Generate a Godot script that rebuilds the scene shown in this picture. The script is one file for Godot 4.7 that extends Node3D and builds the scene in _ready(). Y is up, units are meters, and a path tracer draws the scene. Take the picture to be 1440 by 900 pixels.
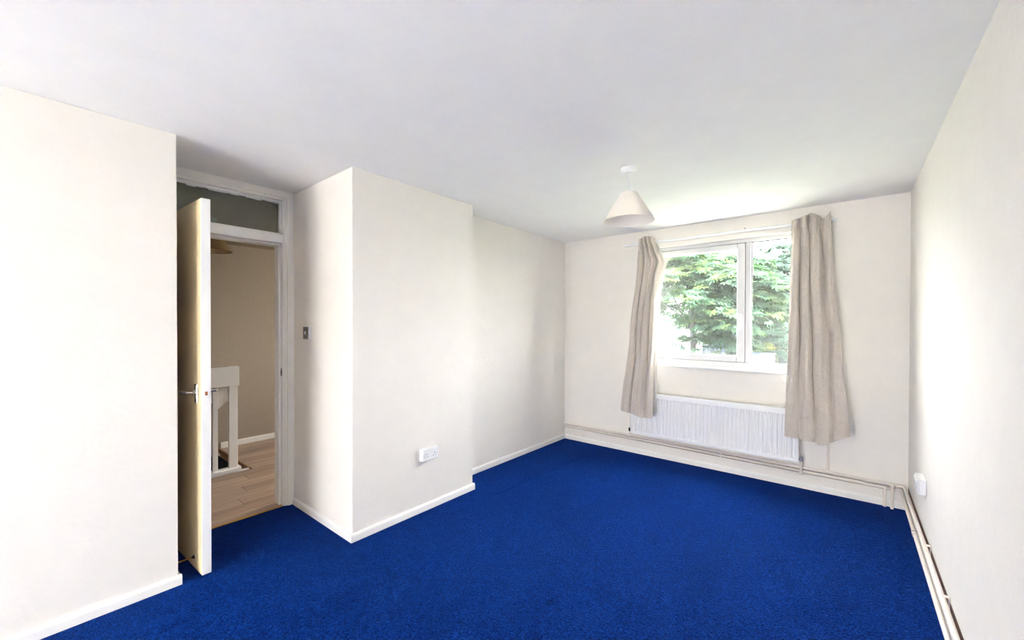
extends Node3D

# Plan, in metres: the camera stands at x = 0, z = 0; the window wall is towards -z.
const EYE := 1.338
const HT := 2.3            # ceiling
const XR := 0.338          # right wall
const XL := -2.641         # left wall beside the door recess
const XD := -3.191         # wall that holds the door
const XC := -2.342         # front of the chimney breast
const XA := -2.581         # alcove wall
const ZA := -0.509         # end of the left wall
const ZB := -1.293         # near side of the chimney breast
const ZD := -2.332         # far side of the chimney breast
const ZW := -4.093         # window wall
const ZK := 3.4           # wall behind the camera
const XH := -5.2           # far wall of the hall
const GROUND := -0.6

var M := {}
var used := {}
var rng := RandomNumberGenerator.new()


# ---------------------------------------------------------------- naming
func numbered(called: String) -> String:
	if not used.has(called):
		used[called] = 0
		return called
	used[called] += 1
	return "%s_%03d" % [called, used[called]]


func tag(o: Node, label: String, category: String, group := "", kind := "") -> Node:
	o.set_meta("label", label)
	o.set_meta("category", category)
	if group:
		o.set_meta("group", group)
	if kind:
		o.set_meta("kind", kind)
	return o


func thing(called: String, label: String, category: String, at := Vector3.ZERO, turn := 0.0, group := "", kind := "") -> Node3D:
	var o := Node3D.new()
	o.name = numbered(called)
	add_child(o)
	o.position = at
	o.rotation.y = turn
	tag(o, label, category, group, kind)
	return o


func obj(called: String, st: SurfaceTool, m: Material, parent: Node = self) -> MeshInstance3D:
	var o := MeshInstance3D.new()
	o.mesh = st.commit()
	o.material_override = m
	o.name = numbered(called) if parent == self else called
	parent.add_child(o, true)
	return o


func struct(called: String, label: String, category: String, st: SurfaceTool, m: Material) -> MeshInstance3D:
	var o := obj(called, st, m)
	tag(o, label, category, "", "structure")
	return o


# ---------------------------------------------------------------- shapes
func mb() -> SurfaceTool:
	var st := SurfaceTool.new()
	st.begin(Mesh.PRIMITIVE_TRIANGLES)
	return st


func tri(st: SurfaceTool, a: Vector3, b: Vector3, c: Vector3, out: Vector3) -> void:
	var n := (c - a).cross(b - a)
	if n.length_squared() < 1e-16:
		return
	n = n.normalized()
	if n.dot(out) < 0:
		var t := b
		b = c
		c = t
		n = -n
	for v in [a, b, c]:
		st.set_normal(n)
		st.add_vertex(v)


func quad(st: SurfaceTool, a: Vector3, b: Vector3, c: Vector3, d: Vector3, out: Vector3) -> void:
	tri(st, a, b, c, out)
	tri(st, a, c, d, out)


# a box from corner to corner, its edges chamfered by r
func box(st: SurfaceTool, a: Vector3, b: Vector3, r := 0.0, t := Transform3D.IDENTITY) -> void:
	var lo := Vector3(minf(a.x, b.x), minf(a.y, b.y), minf(a.z, b.z))
	var hi := Vector3(maxf(a.x, b.x), maxf(a.y, b.y), maxf(a.z, b.z))
	var c := (lo + hi) / 2.0
	var h := (hi - lo) / 2.0
	r = minf(r, minf(h.x, minf(h.y, h.z)) * 0.95)
	for ax in 3:
		var u := (ax + 1) % 3
		var v := (ax + 2) % 3
		for s in [-1.0, 1.0]:
			var p: Array[Vector3] = []
			for k in [[-1, -1], [1, -1], [1, 1], [-1, 1]]:
				var q := Vector3.ZERO
				q[ax] = s * h[ax]
				q[u] = k[0] * (h[u] - r)
				q[v] = k[1] * (h[v] - r)
				p.append(t * (c + q))
			var o := Vector3.ZERO
			o[ax] = s
			quad(st, p[0], p[1], p[2], p[3], t.basis * o)
		if r > 0:
			for su in [-1.0, 1.0]:
				for sv in [-1.0, 1.0]:
					var p: Array[Vector3] = []
					for k in [[-1, 0], [1, 0], [1, 1], [-1, 1]]:
						var q := Vector3.ZERO
						q[ax] = k[0] * (h[ax] - r)
						q[u] = su * (h[u] - (r if k[1] == 0 else 0.0))
						q[v] = sv * (h[v] - (0.0 if k[1] == 0 else r))
						p.append(t * (c + q))
					var o := Vector3.ZERO
					o[u] = su
					o[v] = sv
					quad(st, p[0], p[1], p[2], p[3], t.basis * o)
	if r > 0:
		for sx in [-1.0, 1.0]:
			for sy in [-1.0, 1.0]:
				for sz in [-1.0, 1.0]:
					var s := Vector3(sx, sy, sz)
					tri(st, t * (c + s * Vector3(h.x, h.y - r, h.z - r)), t * (c + s * Vector3(h.x - r, h.y, h.z - r)), t * (c + s * Vector3(h.x - r, h.y - r, h.z)), t.basis * s)


func bx(x0: float, x1: float, y0: float, y1: float, z0: float, z1: float, r := 0.0) -> SurfaceTool:
	var st := mb()
	box(st, Vector3(x0, y0, z0), Vector3(x1, y1, z1), r)
	return st


# a smooth grid of points, seen from the side that «side» points to at each point
func grid(st: SurfaceTool, p: Array, flip := false, wrap_u := false) -> void:
	var nv := p.size()
	var nu: int = p[0].size()
	var ns := []
	for j in nv:
		var row := PackedVector3Array()
		for i in nu:
			var i0 := i - 1 if i > 0 else (nu - 2 if wrap_u else 0)
			var i1 := i + 1 if i < nu - 1 else (1 if wrap_u else nu - 1)
			var du: Vector3 = p[j][i1] - p[j][i0]
			var dv: Vector3 = p[mini(j + 1, nv - 1)][i] - p[maxi(j - 1, 0)][i]
			var n := du.cross(dv)
			if n.length_squared() < 1e-18:
				dv = p[mini(j + 2, nv - 1)][i] - p[maxi(j - 2, 0)][i]
				n = (p[mini(j + 1, nv - 1)][i1] - p[mini(j + 1, nv - 1)][i0]).cross(dv) + (p[maxi(j - 1, 0)][i1] - p[maxi(j - 1, 0)][i0]).cross(dv)
			row.append(n.normalized() * (-1.0 if flip else 1.0))
		ns.append(row)
	for j in nv - 1:
		for i in nu - 1:
			var q := [[j, i], [j, i + 1], [j + 1, i + 1], [j + 1, i]]
			for k in ([0, 2, 1, 0, 3, 2] if not flip else [0, 1, 2, 0, 2, 3]):
				var w: Array = q[k]
				st.set_normal(ns[w[0]][w[1]])
				st.add_vertex(p[w[0]][w[1]])


# a tube along a path; corners are rounded by the caller
func tube(st: SurfaceTool, path: Array, r: float, sides := 12, caps := true) -> void:
	var rings := []
	var up := Vector3.UP
	var n := path.size()
	for k in n:
		var d: Vector3 = (path[mini(k + 1, n - 1)] - path[maxi(k - 1, 0)]).normalized()
		if absf(d.dot(up)) > 0.99:
			up = Vector3.RIGHT if absf(d.x) < 0.9 else Vector3.BACK
		var s := d.cross(up).normalized()
		up = s.cross(d).normalized()
		var ring := []
		for i in sides + 1:
			var a := TAU * i / sides
			ring.append(path[k] + (s * cos(a) + up * sin(a)) * r)
		rings.append(ring)
	grid(st, rings, true, true)
	if caps:
		for e in [0, n - 1]:
			var d: Vector3 = path[0] - path[1] if e == 0 else path[n - 1] - path[n - 2]
			for i in sides:
				tri(st, path[e], rings[e][i], rings[e][i + 1], d)


# corner points joined by quarter bends of radius r
func bends(pts: Array, r: float) -> Array:
	var out := [pts[0]]
	for k in range(1, pts.size() - 1):
		var a: Vector3 = (pts[k - 1] - pts[k]).normalized()
		var b: Vector3 = (pts[k + 1] - pts[k]).normalized()
		var p0: Vector3 = pts[k] + a * r
		var p1: Vector3 = pts[k] + b * r
		for i in 7:
			var t := i / 6.0
			out.append(p0.lerp(pts[k], t).lerp(pts[k].lerp(p1, t), t))
	out.append(pts[-1])
	return out


# (radius, height) pairs turned round the y axis
func lathe(st: SurfaceTool, prof: Array, at := Vector3.ZERO, sides := 32, basis := Basis.IDENTITY) -> void:
	for k in prof.size() - 1:   # each band on its own, so that edges stay crisp
		var band := []
		for q in [prof[k], prof[k + 1]]:
			var ring := []
			for i in sides + 1:
				var a := TAU * i / sides
				ring.append(at + basis * Vector3(q[0] * cos(a), q[1], q[0] * sin(a)))
			band.append(ring)
		grid(st, band, false, true)


# a profile in (across, up) drawn along a straight line; ends closed
func extrude(st: SurfaceTool, prof: Array, from: Vector3, to: Vector3, across: Vector3, up: Vector3) -> void:
	var n := prof.size()
	var mid := Vector2.ZERO
	for q in prof:
		mid += q / n
	for k in n:
		var a: Vector2 = prof[k]
		var b: Vector2 = prof[(k + 1) % n]
		var e := b - a
		var o2 := Vector2(e.y, -e.x)
		if o2.dot((a + b) / 2 - mid) < 0:
			o2 = -o2
		quad(st, from + across * a.x + up * a.y, from + across * b.x + up * b.y, to + across * b.x + up * b.y, to + across * a.x + up * a.y, across * o2.x + up * o2.y)
	var ids := Geometry2D.triangulate_polygon(PackedVector2Array(prof))
	for k in range(0, ids.size(), 3):
		for e in [[from, from - to], [to, to - from]]:
			var p: Array[Vector3] = []
			for i in 3:
				var q: Vector2 = prof[ids[k + i]]
				p.append(e[0] + across * q.x + up * q.y)
			tri(st, p[0], p[1], p[2], e[1])


# ---------------------------------------------------------------- materials
func noise_tex(freq: float, seed_: int, ramp: Array, size := 512, octaves := 3, bump := 0.0) -> NoiseTexture2D:
	var f := FastNoiseLite.new()
	f.seed = seed_
	f.noise_type = FastNoiseLite.TYPE_SIMPLEX_SMOOTH
	f.frequency = freq
	f.fractal_octaves = octaves
	var t := NoiseTexture2D.new()
	t.width = size
	t.height = size
	t.seamless = true
	t.noise = f
	if bump > 0:
		t.as_normal_map = true
		t.bump_strength = bump
	else:
		var g := Gradient.new()
		g.colors = PackedColorArray(ramp)
		var offs := PackedFloat32Array()
		for i in ramp.size():
			offs.append(float(i) / (ramp.size() - 1))
		g.offsets = offs
		t.color_ramp = g
	return t


func mat(color: Color, rough := 0.6, metal := 0.0) -> StandardMaterial3D:
	var m := StandardMaterial3D.new()
	m.albedo_color = color
	m.roughness = rough
	m.metallic = metal
	return m


func tri_mat(m: StandardMaterial3D, scale: Vector3, albedo: Texture2D = null, normal: Texture2D = null, strength := 1.0) -> StandardMaterial3D:
	m.uv1_triplanar = true
	m.uv1_world_triplanar = true
	m.uv1_scale = scale
	if albedo:
		m.albedo_texture = albedo
	if normal:
		m.normal_enabled = true
		m.normal_texture = normal
		m.normal_scale = strength
	return m


func materials() -> void:
	var soft := noise_tex(0.012, 3, [Color(0.985, 0.985, 0.985), Color(1, 1, 1)], 512, 4)
	var plaster := noise_tex(0.06, 5, [], 512, 4, 1.6)
	M.wall = tri_mat(mat(Color(0.945, 0.925, 0.895), 0.75), Vector3(0.8, 0.8, 0.8), soft, plaster, 0.15)
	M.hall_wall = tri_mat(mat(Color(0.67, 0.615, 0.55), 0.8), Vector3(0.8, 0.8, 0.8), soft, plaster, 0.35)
	M.ceiling = tri_mat(mat(Color(0.985, 0.98, 0.968), 0.85), Vector3(0.5, 0.5, 0.5), soft, plaster, 0.1)
	M.hall_ceiling = mat(Color(0.62, 0.56, 0.47), 0.9)  # beige holds the shade of the unlit ceiling
	M.outer = mat(Color(0.7, 0.6, 0.52), 0.9)
	M.gloss = tri_mat(mat(Color(0.965, 0.955, 0.935), 0.35), Vector3(2, 2, 2), soft, plaster, 0.25)
	M.gloss_white = mat(Color(0.975, 0.97, 0.96), 0.3)
	M.pipe = mat(Color(0.93, 0.895, 0.855), 0.4)
	M.upvc = mat(Color(0.86, 0.86, 0.86), 0.35)
	M.seal = mat(Color(0.30, 0.29, 0.28), 0.7)
	M.radiator = mat(Color(0.935, 0.935, 0.935), 0.35)
	M.plastic = mat(Color(0.95, 0.95, 0.95), 0.3)
	M.black = mat(Color(0.035, 0.035, 0.04), 0.5)
	M.chrome = mat(Color(0.80, 0.79, 0.77), 0.18, 1.0)
	M.steel = mat(Color(0.62, 0.61, 0.60), 0.35, 1.0)
	M.brass = mat(Color(0.80, 0.62, 0.33), 0.3, 1.0)
	M.gap_shade = mat(Color(0.56, 0.46, 0.39), 0.9)  # brown that stands in for the shade behind the heating pipes
	M.copper = mat(Color(0.62, 0.36, 0.22), 0.4, 0.8)
	M.door = tri_mat(mat(Color(0.95, 0.87, 0.71), 0.4), Vector3(1, 1, 1), soft, plaster, 0.3)  # leaf face, a yellower cream than the edge
	M.glass = mat(Color(1, 1, 1, 0.06), 0.02)
	M.glass.transparency = BaseMaterial3D.TRANSPARENCY_ALPHA
	M.glass.metallic_specular = 0.1
	M.transom_glass = mat(Color(0.36, 0.39, 0.34, 0.55), 0.05)
	M.transom_glass.transparency = BaseMaterial3D.TRANSPARENCY_ALPHA
	# carpet: tufts as a tileable image, used for colour and relief
	var tufts := tuft_images()
	M.carpet = tri_mat(mat(Color(0.065, 0.255, 0.60), 0.95), Vector3(1.45, 1.45, 1.45), tufts[0])
	M.carpet.heightmap_enabled = true
	M.carpet.heightmap_texture = tufts[1]
	M.carpet.heightmap_scale = 0.9
	M.carpet.vertex_color_use_as_albedo = true
	M.carpet.metallic_specular = 0.15
	M.carpet.rim_enabled = true
	M.carpet.rim = 1.0
	M.carpet.rim_tint = 1.0
	M.stair_carpet = tri_mat(mat(Color(0.05, 0.10, 0.27), 0.95), Vector3(1.45, 1.45, 1.45), tufts[0])
	# crushed velvet
	var velvet := noise_tex(0.022, 21, [Color(0.93, 0.925, 0.92), Color(0.985, 0.98, 0.975), Color(1, 1, 1), Color(0.97, 0.965, 0.96)], 512, 5)
	var crush := noise_tex(0.03, 22, [], 512, 4, 6.0)
	M.velvet = tri_mat(mat(Color(0.80, 0.76, 0.72), 0.8), Vector3(3.2, 1.8, 3.2), velvet, crush, 0.9)
	M.velvet.rim_enabled = true
	M.velvet.rim = 0.6
	M.velvet.rim_tint = 0.5
	M.lining = mat(Color(0.95, 0.94, 0.92), 0.8)
	M.lining.backlight_enabled = true
	M.lining.backlight = Color(0.4, 0.4, 0.4)
	M.shade = mat(Color(1.0, 0.975, 0.94), 0.7)
	M.shade.backlight_enabled = true
	M.shade.backlight = Color(0.5, 0.48, 0.45)
	M.hall_shade = mat(Color(0.74, 0.62, 0.46), 0.7)
	M.shade_trim = mat(Color(0.45, 0.36, 0.27), 0.7)
	# laminate: grain runs along z
	M.planks = []
	var grain := wood_grain()
	for k in 4:
		var c: Color = [Color(0.76, 0.65, 0.56), Color(0.71, 0.595, 0.505), Color(0.78, 0.675, 0.585), Color(0.68, 0.57, 0.48)][k]
		var m := mat(c, 0.32)
		m.albedo_texture = grain
		m.uv1_offset = Vector3(0.23 * k, 0.31 * k, 0)
		M.planks.append(m)
	M.timber = mat(Color(0.70, 0.55, 0.40), 0.6)
	# outside
	M.leaf = mat(Color(1, 1, 1), 0.8)
	M.leaf.metallic_specular = 0.12
	M.leaf.vertex_color_use_as_albedo = true
	M.leaf.cull_mode = BaseMaterial3D.CULL_DISABLED
	M.leaf.backlight_enabled = true
	M.leaf.backlight = Color(0.7, 0.8, 0.55)
	M.bark = tri_mat(mat(Color(0.24, 0.24, 0.26), 0.9), Vector3(1, 0.3, 1), noise_tex(0.03, 31, [Color(0.6, 0.6, 0.6), Color(1, 1, 1)]), null)
	M.render_white = mat(Color(0.93, 0.93, 0.92), 0.8)
	M.slate = mat(Color(0.55, 0.56, 0.58), 0.8)
	M.ground = tri_mat(mat(Color(0.84, 0.84, 0.83), 0.95), Vector3(0.2, 0.2, 0.2), noise_tex(0.02, 33, [Color(0.8, 0.8, 0.8), Color(1, 1, 1)]))
	M.lawn = tri_mat(mat(Color(0.36, 0.40, 0.33), 0.95), Vector3(0.2, 0.2, 0.2), noise_tex(0.02, 34, [Color(0.7, 0.7, 0.7), Color(1, 1, 1)]))
	M.fence = mat(Color(0.24, 0.27, 0.33), 0.85)
	M.fence2 = mat(Color(0.22, 0.25, 0.31), 0.95)
	M.orange = mat(Color(0.50, 0.26, 0.14), 0.6)
	M.car = mat(Color(0.92, 0.92, 0.93), 0.25)
	M.car_glass = mat(Color(0.10, 0.13, 0.2), 0.1)
	M.tyre = mat(Color(0.08, 0.08, 0.08), 0.9)


# random tufts, blurred with wrap-around so that the tile has no edge: [colour, height]
func tuft_images() -> Array:
	var n := 512
	var v := PackedFloat32Array()
	v.resize(n * n)
	for i in n * n:
		v[i] = rng.randf()
	for turn in 2:
		for axis in 2:
			var w := PackedFloat32Array()
			w.resize(n * n)
			for y in n:
				for x in n:
					if axis == 0:
						w[y * n + x] = (v[y * n + (x + n - 1) % n] + v[y * n + x] * 1.4 + v[y * n + (x + 1) % n]) / 3.4
					else:
						w[y * n + x] = (v[((y + n - 1) % n) * n + x] + v[y * n + x] * 1.4 + v[((y + 1) % n) * n + x]) / 3.4
			v = w
	var col := Image.create(n, n, false, Image.FORMAT_RGB8)
	var hgt := Image.create(n, n, false, Image.FORMAT_RGB8)
	for y in n:
		for x in n:
			var t := clampf((v[y * n + x] - 0.5) * 3.2 + 0.5, 0.0, 1.0)
			col.set_pixel(x, y, Color(0.42 + 0.58 * t, 0.46 + 0.54 * t, 0.56 + 0.44 * t))
			hgt.set_pixel(x, y, Color(t, t, t))
	return [ImageTexture.create_from_image(col), ImageTexture.create_from_image(hgt)]


func wood_grain() -> ImageTexture:
	var f := FastNoiseLite.new()
	f.seed = 77
	f.frequency = 0.02
	f.fractal_octaves = 4
	var im := Image.create(256, 512, false, Image.FORMAT_RGB8)
	for y in 512:
		for x in 256:
			var streak := f.get_noise_2d(x * 4.0, y * 0.16)
			var fine := f.get_noise_2d(x * 16.0 + 900.0, y * 0.7)
			var v := clampf(0.88 + streak * 0.22 + fine * 0.14, 0.5, 1.0)
			im.set_pixel(x, y, Color(v, v * 0.985, v * 0.97))
	im.generate_mipmaps()
	return ImageTexture.create_from_image(im)


# ---------------------------------------------------------------- the scene
func _ready() -> void:
	rng.seed = 4
	# camera
	var cam := Camera3D.new()
	cam.name = "camera"
	add_child(cam)
	cam.transform = Transform3D(Basis(Vector3(0.77010, 0.00239, -0.63792), Vector3(-0.00657, 0.99997, -0.00418), Vector3(0.63789, 0.00741, 0.77010)).orthonormalized(), Vector3(0, EYE, 0))
	cam.set_frustum(900.0 / 571.963 * 0.05, Vector2(0, 10.504 / 571.963 * 0.05), 0.05, 300.0)
	# sky, exposure
	var env := Environment.new()
	env.background_mode = Environment.BG_SKY
	var sm := ProceduralSkyMaterial.new()
	sm.sky_top_color = Color(0.97, 0.985, 1.0)
	sm.sky_horizon_color = Color(1.0, 1.0, 1.0)
	sm.sky_curve = 0.2
	sm.ground_bottom_color = Color(0.55, 0.55, 0.53)
	sm.ground_horizon_color = Color(0.7, 0.7, 0.7)
	sm.sun_angle_max = 1.0
	sm.energy_multiplier = 6.0
	var sky := Sky.new()
	sky.sky_material = sm
	env.sky = sky
	env.tonemap_mode = Environment.TONE_MAPPER_LINEAR
	env.tonemap_exposure = 6.3
	env.sdfgi_enabled = true
	env.ssao_enabled = true
	env.ssil_enabled = true
	var we := WorldEnvironment.new()
	we.name = "surroundings"
	we.environment = env
	add_child(we)
	# high sun behind the building: it lights the trees and the paving, not the room itself
	var sun := DirectionalLight3D.new()
	sun.name = "sun"
	add_child(sun)
	sun.rotation = Vector3(deg_to_rad(-62), deg_to_rad(-20), 0)
	sun.light_energy = 5.5
	sun.light_color = Color(1.0, 0.97, 0.92)
	sun.light_angular_distance = 0.6
	sun.shadow_enabled = true

	materials()
	shell()
	hall()
	skirtings()
	door()
	window()
	curtains()
	radiator()
	pipes()
	pendant("pendant_light", "cream conical lampshade on a short white flex under the bedroom ceiling", Vector3(-1.05, HT, -2.395), M.shade, M.shade, 0.147)
	pendant("pendant_light", "tan conical lampshade hanging in the hall seen through the doorway", Vector3(-4.02, 2.2, -0.985), M.hall_shade, M.shade_trim, 0.09)
	fittings()
	outside()


func shell() -> void:
	# carpet, with the pile lying a little differently from place to place
	var f := FastNoiseLite.new()
	f.seed = 9
	f.frequency = 1.1
	f.fractal_octaves = 4
	var st := mb()
	var nx := 90
	var nz := 140
	var rects := [[XD - 0.005, XR, ZK, ZW]]
	for r in rects:
		var p := []
		var cols := []
		for j in nz + 1:
			var row := []
			var crow := []
			for i in nx + 1:
				var q := Vector3(lerpf(r[0], r[1], float(i) / nx), 0, lerpf(r[2], r[3], float(j) / nz))
				row.append(q)
				var v := 0.93 + 0.22 * f.get_noise_2d(q.x, q.z * 0.7)
				crow.append(Color(v, v, v))
			p.append(row)
			cols.append(crow)
		for j in nz:
			for i in nx:
				for w in [[j, i], [j + 1, i + 1], [j, i + 1], [j, i], [j + 1, i], [j + 1, i + 1]]:
					st.set_color(cols[w[0]][w[1]])
					st.set_normal(Vector3.UP)
					st.add_vertex(p[w[0]][w[1]])
	# its underside, so that it is a slab
	st.set_color(Color.WHITE)
	quad(st, Vector3(XD - 0.005, -0.012, ZK), Vector3(XR, -0.012, ZK), Vector3(XR, -0.012, ZW), Vector3(XD - 0.005, -0.012, ZW), Vector3.DOWN)
	quad(st, Vector3(XD - 0.005, -0.012, ZK), Vector3(XD - 0.005, 0, ZK), Vector3(XD - 0.005, 0, ZW), Vector3(XD - 0.005, -0.012, ZW), Vector3.LEFT)
	var fl := struct("floor", "deep blue cut pile carpet covering the whole bedroom floor", "carpet", st, M.carpet)
	# the seam where a strip was joined on in the alcove, a low ridge of pile
	st = mb()
	st.set_color(Color(2.4, 2.2, 1.8))
	extrude(st, [Vector2(-0.008, 0), Vector2(-0.004, 0.006), Vector2(0.004, 0.006), Vector2(0.008, 0)], Vector3(-2.125, 0, -2.38), Vector3(-2.075, 0, -3.55), Vector3.RIGHT, Vector3.UP)
	obj("seam", st, M.carpet, fl)
	st = mb()
	st.set_color(Color(0.8, 0.8, 0.8))
	extrude(st, [Vector2(-0.006, 0), Vector2(-0.002, 0.002), Vector2(0.002, 0.002), Vector2(0.006, 0)], Vector3(-2.33, 0, -2.36), Vector3(-2.125, 0, -2.38), Vector3.FORWARD, Vector3.UP)
	obj("seam", st, M.carpet, fl)
	# a small dent with a raised rim
	st = mb()
	st.set_color(Color(0.7, 0.7, 0.7))
	lathe(st, [[0.002, 0.001], [0.012, 0.0015], [0.017, 0.004], [0.024, 0.0]], Vector3(-1.101, 0, -1.619), 16)
	obj("dent", st, M.carpet, fl)
	struct("floor", "concrete slab under the carpet", "floor", bx(XD - 0.1, XR + 0.25, -0.25, -0.013, ZK + 0.25, ZW - 0.25), M.outer)

	var c := mb()
	box(c, Vector3(XD - 0.1, HT, ZK + 0.3), Vector3(XR + 0.3, HT + 0.2, ZW - 0.3))
	struct("ceiling", "plain white painted plaster ceiling of the bedroom", "ceiling", c, M.ceiling)

	struct("wall_left", "cream wall at the left edge that ends beside the open door", "wall", bx(XD, XL, -0.02, HT, ZK, ZA, 0.003), M.wall)
	struct("wall_chimney", "cream chimney breast standing out between doorway and alcove", "wall", bx(XD - 0.1, XC, -0.02, HT, ZB, ZD, 0.004), M.wall)
	struct("wall_alcove", "cream wall of the alcove between chimney breast and window wall", "wall", bx(XD - 0.1, XA, -0.02, HT, ZD, ZW - 0.3), M.wall)
	struct("wall_right", "long cream wall along the right edge of the picture", "wall", bx(XR, XR + 0.25, -0.25, HT, ZK + 0.3, ZW - 0.3), M.wall)
	# the wall that holds the door frame, with the opening and its fanlight
	var d := mb()
	box(d, Vector3(XD - 0.1, -0.02, -0.3), Vector3(XD, HT, -0.55))
	box(d, Vector3(XD - 0.1, -0.02, -1.262), Vector3(XD, HT, ZB))
	box(d, Vector3(XD - 0.1, 2.27, -0.55), Vector3(XD, HT, -1.262))
	struct("wall_door", "narrow wall around the white door frame at the back of the recess", "wall", d, M.wall)
	# window wall
	var w := mb()
	var z1 := ZW - 0.25
	box(w, Vector3(XA - 0.3, -0.25, ZW), Vector3(-1.62, HT, z1))
	box(w, Vector3(-0.32, -0.25, ZW), Vector3(XR + 0.25, HT, z1))
	box(w, Vector3(-1.62, -0.25, ZW), Vector3(-0.32, 0.925, z1))
	box(w, Vector3(-1.62, 2.112, ZW), Vector3(-0.32, HT, z1))
	struct("wall_window", "far cream wall around the window with the radiator under it", "wall", w, M.wall)
	# wall behind the camera, with an unseen window added for fill light
	var b := mb()
	var bx0 := -2.1
	var bx1 := -0.4
	var by0 := 0.25
	var by1 := 1.65
	box(b, Vector3(XL, -0.25, ZK), Vector3(bx0, HT, ZK + 0.25))
	box(b, Vector3(bx1, -0.25, ZK), Vector3(XR + 0.25, HT, ZK + 0.25))
	box(b, Vector3(bx0, -0.25, ZK), Vector3(bx1, by0, ZK + 0.25))
	box(b, Vector3(bx0, by1, ZK), Vector3(bx1, HT, ZK + 0.25))
	struct("wall_back", "cream wall behind the camera with an added window in it", "wall", b, M.wall)
	var wn := thing("window_2", "white framed unseen window added behind the camera for fill light", "window", Vector3(0, 0, 0), 0.0, "", "structure")
	var bm := (bx0 + bx1) / 2
	for e in [[bx0, bx0 + 0.06, by0, by1], [bx1 - 0.06, bx1, by0, by1], [bx0 + 0.06, bx1 - 0.06, by0, by0 + 0.06], [bx0 + 0.06, bx1 - 0.06, by1 - 0.06, by1], [bm - 0.03, bm + 0.03, by0 + 0.06, by1 - 0.06]]:
		obj("window_frame", bx(e[0], e[1], e[2], e[3], ZK + 0.08, ZK + 0.15, 0.005), M.upvc, wn)
	for e in [[bx0 + 0.06, bm - 0.03], [bm + 0.03, bx1 - 0.06]]:
		obj("pane", bx(e[0], e[1], by0 + 0.06, by1 - 0.06, ZK + 0.112, ZK + 0.118), M.glass, wn)


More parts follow.
